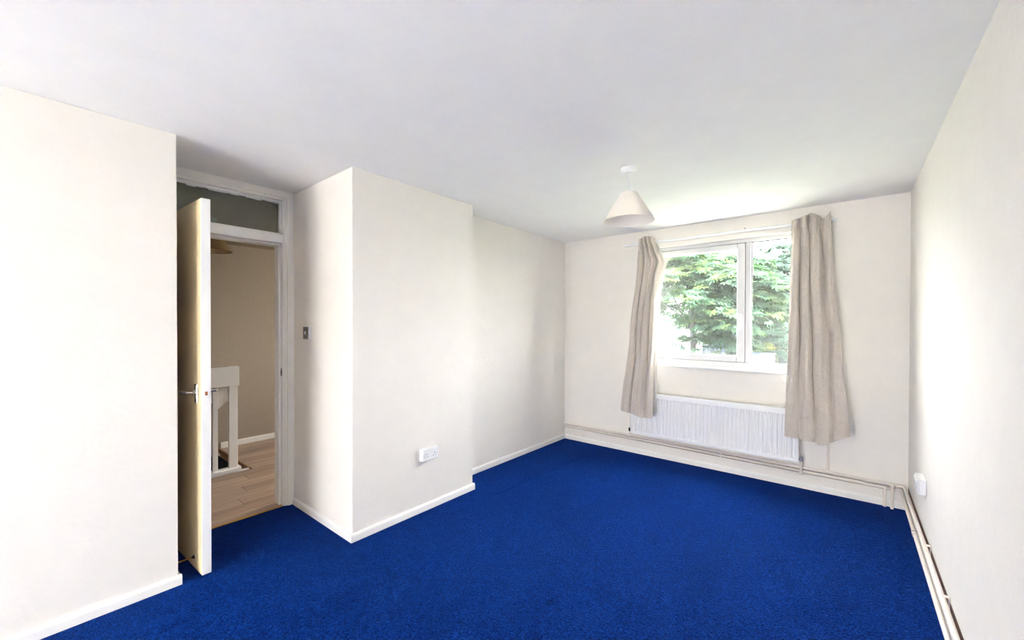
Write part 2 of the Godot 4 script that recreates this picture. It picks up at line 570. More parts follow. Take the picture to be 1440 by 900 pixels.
func hall() -> void:
	var zn := 0.6      # near end of the hall
	var zf := -3.3     # far end
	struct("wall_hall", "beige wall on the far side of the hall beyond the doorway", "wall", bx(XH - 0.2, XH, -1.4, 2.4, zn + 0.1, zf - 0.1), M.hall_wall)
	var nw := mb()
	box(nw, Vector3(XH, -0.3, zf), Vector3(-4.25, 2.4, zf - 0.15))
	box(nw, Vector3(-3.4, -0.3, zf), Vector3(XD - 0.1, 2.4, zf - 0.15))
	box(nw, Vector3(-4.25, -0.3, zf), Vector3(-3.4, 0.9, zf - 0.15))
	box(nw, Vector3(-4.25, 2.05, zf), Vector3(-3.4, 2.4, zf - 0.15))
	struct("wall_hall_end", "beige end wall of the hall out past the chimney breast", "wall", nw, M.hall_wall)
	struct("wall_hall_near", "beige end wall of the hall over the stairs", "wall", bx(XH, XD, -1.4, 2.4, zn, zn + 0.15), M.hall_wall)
	var hw := thing("window_3", "white framed unseen window added at the far end of the hall for fill light", "window", Vector3.ZERO, 0.0, "", "structure")  # out of view, added to brighten the hall
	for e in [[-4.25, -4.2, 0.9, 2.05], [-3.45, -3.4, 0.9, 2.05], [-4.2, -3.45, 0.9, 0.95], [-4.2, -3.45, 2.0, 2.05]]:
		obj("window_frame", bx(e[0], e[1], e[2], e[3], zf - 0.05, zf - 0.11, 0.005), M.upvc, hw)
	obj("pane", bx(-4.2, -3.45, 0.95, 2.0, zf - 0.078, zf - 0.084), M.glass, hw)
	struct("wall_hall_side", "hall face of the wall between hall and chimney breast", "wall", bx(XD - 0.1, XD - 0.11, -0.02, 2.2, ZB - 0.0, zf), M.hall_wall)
	struct("ceiling_hall", "plaster ceiling of the hall with its shade put into the colour", "ceiling", bx(XH, XD - 0.1, 2.2, 2.5, zn, zf), M.hall_ceiling)
	# laminate, board by board
	var fl := thing("floor_hall", "pale brown wood laminate boards on the hall floor", "floor", Vector3.ZERO, 0.0, "", "structure")
	obj("subfloor", bx(XH, XD + 0.0, -0.1, -0.02, -1.36, zf), M.timber, fl)
	obj("subfloor", bx(-4.27, XD - 0.02, -0.1, -0.02, zn, -1.36), M.timber, fl)
	var width := 0.13
	var x := XD - 0.006
	var row := 0
	while x - width > XH - 0.12:
		var z: float = -0.05 + [0.0, 0.42, 0.2, 0.65, 0.1, 0.52][row % 6]
		while z > zf:
			var za: float = z
			var zb: float = z - 1.2
			if x - width < -4.30:     # the stairs take the floor away here
				za = minf(za, -1.36)
			if za - zb > 0.05:
				var st := mb()
				var x0 := maxf(x - width + 0.0015, XH)
				box(st, Vector3(x0, -0.014, za - 0.001), Vector3(x, 0.0, maxf(zb, zf) + 0.001), 0.0015)
				obj("plank", plank_uv(st, row), M.planks[(row * 3 + int(absf(z) * 2.7)) % 4], fl)
			z = zb
		x -= width
		row += 1
	# carpeted stairs that go down beside the banister
	var s := thing("staircase", "dark blue carpeted steps going down behind the white banister", "stairs", Vector3.ZERO, 0.0, "", "structure")
	for k in 3:
		obj("step", bx(XH, -4.31, -1.2, -0.07 - 0.19 * k, -1.345 + 0.24 * k, -1.345 + 0.24 * (k + 1) + 0.02, 0.006), M.stair_carpet, s)
	obj("nosing", bx(XH, -4.3, -0.05, 0.002, -1.345, -1.365, 0.004), M.timber, s)
	obj("lower_floor", bx(XH, -4.31, -1.3, -0.7, -0.6, zn), M.stair_carpet, s)
	obj("stringer", bx(-4.30, -4.27, -1.2, -0.0, -1.345, zn), M.gloss, s)
	# banister
	var b := thing("banister", "white painted boarded banister in the hall guarding the stairs", "banister", Vector3(-4.285, 0, -1.25))
	var L := 1.5
	obj("newel_post", bx(-0.03, 0.0, 0.0, 0.955, -0.008, 0.060, 0.003), M.gloss, b)
	obj("top_rail", bx(-0.012, 0.022, 0.779, 0.952, -0.014, L, 0.003), M.gloss, b)
	var br := mb()
	extrude(br, [Vector2(-0.05, 0), Vector2(0.022, 0), Vector2(0.018, 0.03), Vector2(0.008, 0.036), Vector2(-0.05, 0.036)], Vector3(0, 0, -0.03), Vector3(0, 0, L), Vector3.RIGHT, Vector3.UP)
	obj("bottom_rail", br, M.gloss, b)
	for k in 9:
		var z := 0.143 + k * 0.152
		obj("slat", bx(-0.03, -0.006, 0.03, 0.79, z, z + 0.038, 0.002), M.gloss, b)
		# angled fillet board between the slat and its neighbour
		var q := mb()
		var z0 := z - 0.085 if k == 0 else z - 0.115
		extrude(q, [Vector2(z, 0.578), Vector2(z0, 0.645), Vector2(z0, 0.79), Vector2(z, 0.79)], Vector3(-0.034, 0, 0), Vector3(-0.014, 0, 0), Vector3.BACK, Vector3.UP)
		obj("fillet_board", q, M.gloss, b)


func plank_uv(st: SurfaceTool, row: int) -> SurfaceTool:
	var a := st.commit_to_arrays()
	var uv := PackedVector2Array()
	for v in a[Mesh.ARRAY_VERTEX]:
		uv.append(Vector2(v.x * 3.0 + row * 0.37, v.z * 0.5 + row * 0.21))
	a[Mesh.ARRAY_TEX_UV] = uv
	var m := ArrayMesh.new()
	m.add_surface_from_arrays(Mesh.PRIMITIVE_TRIANGLES, a)
	var out := SurfaceTool.new()
	out.create_from(m, 0)
	return out


func skirting(called: String, label: String, runs: Array, h := 0.05) -> void:
	var st := mb()
	for r in runs:     # from, to, direction into the room
		extrude(st, [Vector2(-0.002, 0), Vector2(0.014, 0), Vector2(0.014, h - 0.012), Vector2(0.010, h - 0.003), Vector2(0.006, h), Vector2(-0.002, h)], r[0], r[1], r[2], Vector3.UP)
	struct(called, label, "skirting board", st, M.gloss)


func skirtings() -> void:
	skirting("baseboard_left", "low white skirting board along the left wall", [[Vector3(XL, 0, ZK), Vector3(XL, 0, ZA - 0.014), Vector3.RIGHT], [Vector3(XD, 0, ZA), Vector3(XL, 0, ZA), Vector3.FORWARD]])
	skirting("baseboard_chimney", "low white skirting board wrapped round the chimney breast", [[Vector3(XC, 0, ZB + 0.014), Vector3(XC, 0, ZD - 0.014), Vector3.RIGHT], [Vector3(XD + 0.02, 0, ZB), Vector3(XC, 0, ZB), Vector3.BACK], [Vector3(XA, 0, ZD), Vector3(XC, 0, ZD), Vector3.FORWARD]])
	skirting("baseboard_alcove", "low white skirting board along the alcove wall", [[Vector3(XA, 0, ZD - 0.014), Vector3(XA, 0, ZW), Vector3.RIGHT]])
	skirting("baseboard_window", "low white skirting board under the pipes on the window wall", [[Vector3(XA + 0.014, 0, ZW), Vector3(XR, 0, ZW), Vector3.BACK]])
	skirting("baseboard_right", "low white skirting board under the pipes on the right wall", [[Vector3(XR, 0, ZW + 0.014), Vector3(XR, 0, ZK), Vector3.LEFT]])
	skirting("baseboard_hall", "pale skirting board at the foot of the hall wall", [[Vector3(XH, 0, -1.365), Vector3(XH, 0, -3.3), Vector3.RIGHT]], 0.06)


func door() -> void:
	# frame with fanlight: lining, stops, architrave
	var f := thing("trim_1", "white painted door frame with a glazed fanlight over the doorway", "door frame", Vector3(XD, 0, 0), 0.0, "", "structure")
	var zl := -0.605    # opening, left and right
	var zr := -1.222
	var T := -0.115     # hall face of the lining
	obj("jamb", bx(T, 0.004, 0, 2.27, zl, zl + 0.032, 0.002), M.gloss_white, f)
	obj("jamb", bx(T, 0.004, 0, 2.27, zr, zr - 0.032, 0.002), M.gloss_white, f)
	obj("head", bx(T, 0.004, 2.238, 2.27, zl, zr, 0.002), M.gloss_white, f)
	obj("transom_bar", bx(T, 0.006, 1.925, 1.99, zl, zr, 0.003), M.gloss_white, f)
	# rebate stops that the door closes against
	obj("stop", bx(T, -0.042, 0, 1.925, zr, zr + 0.014, 0.002), M.gloss_white, f)
	obj("stop", bx(T, -0.042, 0, 1.925, zl, zl - 0.014, 0.002), M.gloss_white, f)
	obj("stop", bx(T, -0.042, 1.911, 1.925, zl - 0.014, zr + 0.014, 0.002), M.gloss_white, f)
	# architrave in two steps
	for e in [[0.0, 0.012, 0.034, 0.060], [0.0, 0.022, 0.050, 0.071]]:
		var st := mb()
		var a: float = e[2] - 0.026
		var b: float = e[3]
		box(st, Vector3(e[0], 0, zr - a), Vector3(e[1], 2.238 + b - 0.008, zr - b), 0.003)
		box(st, Vector3(e[0], 0, zl + a), Vector3(e[1], 2.238 + b - 0.008, zl + minf(b, 0.092)), 0.003)
		box(st, Vector3(e[0], 2.238 + a - 0.008, zl + a), Vector3(e[1], 2.238 + b - 0.008, zr - a), 0.003)
		obj("architrave", st, M.gloss, f)
	# glazing beads and the pane, with a ragged line of old putty under the head
	for e in [[1.99, 2.004, zl, zr], [2.224, 2.238, zl, zr], [1.99, 2.238, zl, zl - 0.012], [1.99, 2.238, zr, zr + 0.012]]:
		obj("glazing_bead", bx(-0.052, -0.030, e[0], e[1], e[2], e[3], 0.002), M.gloss_white, f)
	obj("pane", bx(-0.060, -0.055, 1.99, 2.238, zl, zr), M.transom_glass, f)
	var pt := mb()
	var z := zl - 0.02
	while z > zr + 0.03:
		var w := rng.randf_range(0.015, 0.06)
		if rng.randf() < 0.7:
			box(pt, Vector3(-0.054, 2.224 - rng.randf_range(0.002, 0.007), z), Vector3(-0.048, 2.226, maxf(z - w, zr)), 0.002)
		z -= w
	obj("putty", pt, M.gloss_white, f)
	obj("strike_plate", bx(-0.034, -0.010, 0.955, 1.01, zr, zr + 0.002), M.steel, f).set_meta("label", "small dark metal keep for the latch")
	obj("strike_hole", bx(-0.028, -0.016, 0.968, 0.992, zr + 0.0015, zr + 0.003), M.black, f)
	obj("threshold", bx(-0.016, 0.004, -0.004, 0.004, zl, zr, 0.002), M.brass, f)

	# the leaf, standing open at a right angle
	var d := thing("door_1", "flush white door standing open into the room, its edge towards the camera", "door", Vector3(XD + 0.006, 0.012, -0.572), deg_to_rad(3.0), "", "structure")
	var W := 0.575
	var H := 1.985
	obj("leaf", bx(0.0, W - 0.004, 0, H, 0, -0.042, 0.002), M.door, d).set_meta("label", "door face with yellowish cream paint")
	obj("lipping", bx(W - 0.004, W, 0, H, 0, -0.042, 0.002), M.gloss_white, d).set_meta("label", "bright white painted door edge")
	obj("latch_plate", bx(W - 0.001, W + 0.0012, 0.905, 1.005, -0.010, -0.032, 0.001), M.gloss_white, d)
	obj("latch_bolt", bx(W, W + 0.006, 0.948, 0.968, -0.015, -0.026, 0.002), M.copper, d)
	for s in [1.0, -1.0]:
		var zf := 0.0 if s > 0 else -0.042
		obj("back_plate", bx(W - 0.082, W - 0.042, 0.905, 1.005, zf, zf + 0.009 * s, 0.003), M.chrome, d)
		var h := mb()
		tube(h, bends([Vector3(W - 0.062, 0.962, zf + 0.005 * s), Vector3(W - 0.062, 0.962, zf + 0.045 * s), Vector3(W - 0.165, 0.957, zf + 0.047 * s), Vector3(W - 0.172, 0.959, zf + 0.030 * s)], 0.006), 0.008, 14)
		lathe(h, [[0.014, 0.0], [0.014, 0.012], [0.009, 0.016]], Vector3(W - 0.062, 0.962, zf + 0.004 * s), 20, Basis(Vector3.RIGHT, s * PI / 2))
		obj("lever_handle", h, M.chrome, d)
	for y in [0.22, 1.0, 1.75]:
		var hg := mb()
		tube(hg, [Vector3(-0.004, y, 0.004), Vector3(-0.004, y + 0.075, 0.004)], 0.005, 10)
		box(hg, Vector3(-0.003, y, -0.001), Vector3(-0.0005, y + 0.075, -0.035))
		obj("hinge", hg, M.steel, d)

	# door stop on the end of the left wall
	var ds := thing("door_stop", "slim brass door stop rod low between left wall end and open door", "door stop", Vector3(-2.735, 0.07, ZA))
	var rod := mb()
	tube(rod, [Vector3(0, 0, 0), Vector3(0, 0, -0.078)], 0.0035, 10)
	lathe(rod, [[0.014, 0.0], [0.014, 0.004], [0.005, 0.008]], Vector3.ZERO, 18, Basis(Vector3.RIGHT, -PI / 2))
	obj("rod", rod, M.brass, ds)
	var tip := mb()
	lathe(tip, [[0.0035, 0.0], [0.010, 0.012], [0.010, 0.018], [0.0, 0.018]], Vector3(0, 0, -0.074), 18, Basis(Vector3.RIGHT, -PI / 2))
	obj("buffer", tip, M.black, ds)


func window() -> void:
	var w := thing("window_1", "white framed window with a wide opening sash and a narrow fixed light", "window", Vector3(0, 0, ZW), 0.0, "", "structure")
	var x0 := -1.62
	var x1 := -0.32
	var y0 := 0.95
	var y1 := 2.112
	var za := -0.05   # room face of the frame
	var zb := -0.12
	var mx0 := -0.722
	var mx1 := -0.672
	for e in [[x0, x0 + 0.05, y0, y1], [x1 - 0.035, x1, y0, y1], [x0 + 0.05, x1 - 0.035, y1 - 0.035, y1], [x0 + 0.05, x1 - 0.035, y0, y0 + 0.05]]:
		obj("frame", bx(e[0], e[1], e[2], e[3], za, zb, 0.006), M.upvc, w)
	obj("mullion", bx(mx0 + 0.004, mx1, y0 + 0.05, y1 - 0.035, za, zb, 0.006), M.upvc, w)
	obj("fixed_pane", bx(mx1 - 0.004, x1 - 0.03, y0 + 0.045, y1 - 0.03, -0.083, -0.088), M.glass, w)
	for e in [[mx1, mx1 + 0.006, y0 + 0.05, y1 - 0.035], [mx1, x1 - 0.035, y1 - 0.041, y1 - 0.035]]:
		obj("gasket", bx(e[0], e[1], e[2], e[3], za - 0.018, za - 0.024), M.seal, w)
	# opening sash
	var s := mb()
	var sx0 := x0 + 0.052
	var sx1 := mx0 + 0.002
	var sy0 := y0 + 0.053
	var sy1 := y1 - 0.039
	var fw := 0.062
	var zs := za + 0.012
	var ze := -0.10
	box(s, Vector3(sx0, sy0, zs), Vector3(sx0 + fw, sy1, ze), 0.006)
	box(s, Vector3(sx1 - fw, sy0, zs), Vector3(sx1, sy1, ze), 0.006)
	box(s, Vector3(sx0 + fw, sy1 - 0.052, zs), Vector3(sx1 - fw, sy1, ze), 0.006)
	box(s, Vector3(sx0 + fw, sy0, zs), Vector3(sx1 - fw, sy0 + 0.055, ze), 0.006)
	var sash := obj("sash", s, M.upvc, w)
	obj("pane", bx(sx0 + fw - 0.004, sx1 - fw + 0.004, sy0 + 0.05, sy1 - 0.048, -0.07, -0.075), M.glass, sash)
	var g := mb()
	box(g, Vector3(sx0, sy1, za - 0.004), Vector3(sx1, sy1 + 0.004, zb + 0.02))
	box(g, Vector3(sx0, sy0 - 0.003, za - 0.004), Vector3(sx1, sy0, zb + 0.02))
	box(g, Vector3(sx1, sy0, za - 0.004), Vector3(sx1 + 0.004, sy1, zb + 0.02))
	obj("gasket", g, M.seal, w)
	var h := mb()
	box(h, Vector3(sx1 - 0.042, 1.36, zs), Vector3(sx1 - 0.018, 1.44, zs + 0.012), 0.004)
	tube(h, bends([Vector3(sx1 - 0.03, 1.42, zs + 0.008), Vector3(sx1 - 0.03, 1.42, zs + 0.04), Vector3(sx1 - 0.034, 1.30, zs + 0.042)], 0.01), 0.009, 12)
	obj("handle", h, M.upvc, sash)
	# sill board and plastered reveal
	var sl := mb()
	extrude(sl, [Vector2(-0.055, 0.0), Vector2(0.022, 0.0), Vector2(0.026, 0.004), Vector2(0.026, 0.020), Vector2(0.022, 0.025), Vector2(-0.055, 0.025)], Vector3(x0 - 0.02, 0.925, 0), Vector3(x1 + 0.02, 0.925, 0), Vector3.BACK, Vector3.UP)
	obj("sill_board", sl, M.gloss_white, w)

	# curtain track on the wall above
	var t := thing("curtain_rail", "slim white curtain track along the wall above the window", "curtain rail", Vector3(0, 2.17, ZW))
	obj("track", bx(-1.834, -0.09, -0.012, 0.012, 0.008, 0.028, 0.004), M.plastic, t)
	for x in [-1.75, -1.2, -0.715, -0.2]:
		obj("bracket", bx(x - 0.012, x + 0.012, -0.010, 0.018, 0.0, 0.012, 0.002), M.plastic, t)
	var sc := mb()
	lathe(sc, [[0.005, 0.0], [0.004, 0.003], [0.0, 0.004]], Vector3(-0.715, 0.024, 0.0), 12, Basis(Vector3.RIGHT, PI / 2))
	obj("screw", sc, M.black, t)
	var fin := mb()
	lathe(fin, [[0.0, -0.01], [0.012, -0.008], [0.014, 0.0], [0.012, 0.006], [0.0, 0.008]], Vector3(-0.085, 0.0, 0.018), 16, Basis(Vector3.BACK, -PI / 2))
	obj("end_stop", fin, M.plastic, t)
	obj("lath", bx(-1.84, -0.08, -0.055, -0.014, -0.002, 0.006, 0.002), M.wall, t)


# a hanging curtain: edges and hem given by height (0 top .. 1 hem), folds by where they lie
func curtain_points(c: Dictionary, v0: float, v1: float, nu: int, nv: int, push: float, u0 := 0.0, u1 := 1.0) -> Array:
	var p := []
	for j in nv + 1:
		var v := lerpf(v0, v1, float(j) / nv)
		var row := []
		for i in nu + 1:
			var u := lerpf(u0, u1, float(i) / nu)
			row.append(curtain_at(c, u, v, push))
		p.append(row)
	return p


func curve(c: Array, t: float) -> float:
	for k in c.size() - 1:
		if t <= c[k + 1][0]:
			var s: float = clampf((t - c[k][0]) / (c[k + 1][0] - c[k][0]), 0, 1)
			s = s * s * (3 - 2 * s)
			return lerpf(c[k][1], c[k + 1][1], s)
	return c[-1][1]


func curtain_raw(c: Dictionary, u: float, v: float) -> Vector3:
	var fold := 0.0
	var side := 0.0
	for k in c.folds.size():
		var f: Array = c.folds[k]        # where at top, where at hem, width top, width hem, depth top, depth hem
		var w := lerpf(f[2], f[3], v)
		var at := (u - lerpf(f[0], f[1], v)) / w
		var g := exp(-at * at)
		fold += g * lerpf(f[4], f[5], v)
		side += at * g * lerpf(f[4], f[5], v) * 0.35
	var ph: float = c.phase
	fold += 0.004 * sin(u * 23.0 + ph + v * 2.0) * v + 0.003 * sin(u * 51.0 + v * 7.0 + ph)
	var pinch := exp(-pow((v - 0.035) / 0.03, 2.0))
	fold += 0.020 * pinch * (sin(u * TAU * c.pleats) - 0.5 * absf(sin(u * TAU * c.pleats * 2.0)))
	var x := lerpf(curve(c.left, v), curve(c.right, v), u) + side
	var y := lerpf(curve(c.top, u), curve(c.hem, u), v)
	var crease: float = c.noise.get_noise_2d(u * 40.0, v * 60.0) * 0.0035
	var z := lerpf(c.z0, c.z1, v) + fold + crease
	if c.get("flat", false):
		z = -99.0
	var near := ZW + lerpf(0.044, 0.122, smoothstep(0.25, 0.85, v))   # keeps clear of rail and radiator
	if z < near + 0.02:
		z = near + 0.02 * exp((z - near - 0.02) / 0.02)
	return Vector3(x, y, z)


func curtain_at(c: Dictionary, u: float, v: float, push: float) -> Vector3:
	var p := curtain_raw(c, u, v)
	if push == 0.0:
		return p
	var n := (curtain_raw(c, u + 0.004, v) - curtain_raw(c, u - 0.004, v)).cross(curtain_raw(c, u, v - 0.004) - curtain_raw(c, u, v + 0.004)).normalized()
	return p + n * push


func slab(st: SurfaceTool, front: Array, back: Array) -> void:
	grid(st, front, true)
	grid(st, back, false)
	var nv := front.size() - 1
	var nu: int = front[0].size() - 1
	for i in nu:
		quad(st, front[0][i], front[0][i + 1], back[0][i + 1], back[0][i], Vector3.UP)
		quad(st, front[nv][i], front[nv][i + 1], back[nv][i + 1], back[nv][i], Vector3.DOWN)
	for j in nv:
		quad(st, front[j][0], front[j + 1][0], back[j + 1][0], back[j][0], Vector3.LEFT)
		quad(st, front[j][nu], front[j + 1][nu], back[j + 1][nu], back[j][nu], Vector3.RIGHT)


func hang(called: String, label: String, c: Dictionary) -> Node3D:
	var t := thing(called, label, "curtain", Vector3.ZERO)
	var n := FastNoiseLite.new()
	n.seed = int(c.phase * 10)
	n.frequency = 0.12
	c.noise = n
	var st := mb()
	slab(st, curtain_points(c, 0.0, 0.985, 150, 110, 0.0), curtain_points(c, 0.0, 0.985, 150, 110, -0.004))
	obj("drape", st, M.velvet, t)
	st = mb()
	slab(st, curtain_points(c, 0.965, 1.0, 150, 5, 0.003), curtain_points(c, 0.965, 1.0, 150, 5, -0.004))
	obj("hem", st, M.velvet, t)
	st = mb()
	slab(st, curtain_points(c, -0.004, 0.045, 150, 6, 0.0025), curtain_points(c, -0.004, 0.045, 150, 6, -0.004))
	obj("heading", st, M.velvet, t)
	st = mb()
	c.flat = true
	slab(st, curtain_points(c, 0.01, 0.985, 90, 50, -0.009, c.lining[0], c.lining[1]), curtain_points(c, 0.01, 0.985, 90, 50, -0.011, c.lining[0], c.lining[1]))
	c.flat = false
	obj("lining", st, M.lining, t).set_meta("label", "white curtain lining")
	for k in c.hooks:
		var p := curtain_at(c, k, 0.02, -0.012)
		var h := mb()
		tube(h, bends([p, p + Vector3(0, 0.005, -0.012), Vector3(p.x, 2.178, ZW + 0.0305), Vector3(p.x, 2.166, ZW + 0.0305)], 0.003), 0.0018, 8)
		obj("hook", h, M.plastic, t)
	return t


func curtains() -> void:
	hang("curtain", "beige crushed velvet curtain gathered narrow at the left of the window", {
		"left": [[0.0, -1.642], [0.15, -1.655], [0.55, -1.715], [1.0, -1.785]],
		"right": [[0.0, -1.497], [0.06, -1.45], [0.14, -1.395], [0.22, -1.43], [0.34, -1.452], [1.0, -1.462]],
		"top": [[0.0, 2.195], [0.3, 2.215], [0.7, 2.212], [1.0, 2.185]],
		"hem": [[0.0, 0.462], [0.35, 0.45], [0.75, 0.425], [1.0, 0.438]],
		"z0": ZW + 0.075, "z1": ZW + 0.185, "phase": 1.3, "pleats": 4.0,
		"folds": [[0.10, 0.16, 0.10, 0.15, 0.030, 0.018], [0.36, 0.42, 0.09, 0.13, 0.036, 0.026], [0.60, 0.62, 0.08, 0.11, 0.036, 0.034], [0.84, 0.90, 0.09, 0.07, 0.030, 0.045], [0.73, 0.745, 0.028, 0.022, -0.06, -0.11], [0.24, 0.30, 0.04, 0.04, -0.05, -0.02]],
		"lining": [0.06, 1.03], "hooks": [0.12, 0.37, 0.62, 0.86]})
	hang("curtain", "beige crushed velvet curtain hanging wide at the right of the window", {
		"left": [[0.0, -0.362], [0.4, -0.372], [1.0, -0.392]],
		"right": [[0.0, -0.118], [0.25, -0.098], [0.6, -0.045], [1.0, 0.006]],
		"top": [[0.0, 2.182], [0.30, 2.200], [0.52, 2.220], [0.66, 2.196], [0.84, 2.158], [0.95, 2.192], [1.0, 2.218]],
		"hem": [[0.0, 0.445], [0.35, 0.438], [0.62, 0.425], [0.72, 0.452], [1.0, 0.510]],
		"z0": ZW + 0.075, "z1": ZW + 0.175, "phase": 2.9, "pleats": 4.0,
		"folds": [[0.12, 0.12, 0.08, 0.11, 0.030, 0.012], [0.36, 0.36, 0.07, 0.12, 0.036, 0.024], [0.60, 0.62, 0.10, 0.12, 0.042, 0.028], [0.90, 0.90, 0.08, 0.10, 0.024, 0.020], [0.475, 0.49, 0.03, 0.05, -0.09, -0.02], [0.22, 0.23, 0.035, 0.05, -0.05, -0.015], [0.80, 0.78, 0.07, 0.05, -0.03, -0.012]],
		"lining": [-0.02, 0.97], "hooks": [0.10, 0.36, 0.60, 0.97]})


func radiator() -> void:
	var x0 := -1.727
	var x1 := -0.305
	var yb := 0.222
	var yt := 0.655
	var r := thing("radiator", "white fluted panel radiator on the wall under the window", "radiator", Vector3(0, 0, ZW))
	# the pressed front sheet: flat margins, shallow flutes between
	var n := 41
	var pitch := (x1 - x0 - 0.05) / n
	var zf := 0.100
	var rows := []
	var ys := [yb, yb + 0.004, yb + 0.030, yb + 0.045, yt - 0.06, yt - 0.045, yt - 0.012, yt - 0.003, yt]
	var dips := [-0.006, 0.0, 0.0, 1.0, 1.0, 0.0, 0.0, -0.002, -0.012]
	for j in ys.size():
		var row := []
		row.append(Vector3(x0, ys[j], zf - 0.012))
		row.append(Vector3(x0 + 0.004, ys[j], zf + minf(dips[j], 0)))
		for k in n:
			var a := x0 + 0.025 + k * pitch
			for s in [[0.0, 0.0], [0.22, 0.0], [0.32, 0.35], [0.45, 1.0], [0.77, 1.0], [0.9, 0.35]]:
				var dip: float = s[1] * maxf(dips[j], 0) * -0.009
				row.append(Vector3(a + s[0] * pitch, ys[j], zf + dip + minf(dips[j], 0)))
		row.append(Vector3(x1 - 0.025, ys[j], zf + minf(dips[j], 0)))
		row.append(Vector3(x1 - 0.004, ys[j], zf + minf(dips[j], 0)))
		row.append(Vector3(x1, ys[j], zf - 0.012))
		rows.append(row)
	var st := mb()
	for j in rows.size() - 1:       # flat facets keep the presswork crisp
		for i in rows[0].size() - 1:
			quad(st, rows[j][i], rows[j][i + 1], rows[j + 1][i + 1], rows[j + 1][i], Vector3.BACK)
	obj("front_panel", st, M.radiator, r)
	obj("body", bx(x0 + 0.001, x1 - 0.001, yb + 0.001, yt - 0.004, 0.045, zf - 0.011, 0.003), M.radiator, r)
	for x in [x0 + 0.2, x1 - 0.2]:
		obj("bracket", bx(x - 0.02, x + 0.02, yb + 0.05, yt - 0.05, 0.001, 0.045), M.radiator, r)
	# valves at the two lower corners
	for e in [[x0 - 0.018, x0 + 0.002, -1.0], [x1 + 0.014, x1 - 0.002, 1.0]]:
		var v := mb()
		tube(v, [Vector3(e[1], 0.252, 0.07), Vector3(e[0], 0.252, 0.07)], 0.008, 10)
		box(v, Vector3(e[0] - 0.010, 0.235, 0.06), Vector3(e[0] + 0.010, 0.272, 0.08), 0.004)
		obj("valve", v, M.black if e[2] < 0 else M.steel, r)
		if e[2] < 0:
			var tail := mb()
			tube(tail, bends([Vector3(e[0], 0.238, 0.07), Vector3(e[0], 0.215, 0.07), Vector3(e[0], 0.200, 0.05)], 0.008), 0.0075, 10)
			obj("tail_pipe", tail, M.pipe, r)
	var vent := mb()
	lathe(vent, [[0.006, 0.0], [0.006, 0.010], [0.0, 0.011]], Vector3(x1 - 0.10, yt - 0.006, 0.075), 12)
	obj("bleed_valve", vent, M.steel, r)
	var thin := mb()
	tube(thin, [Vector3(x0 - 0.022, 0.272, 0.05), Vector3(x0 - 0.022, 0.70, 0.03)], 0.006, 10)
	obj("riser", thin, M.pipe, r)


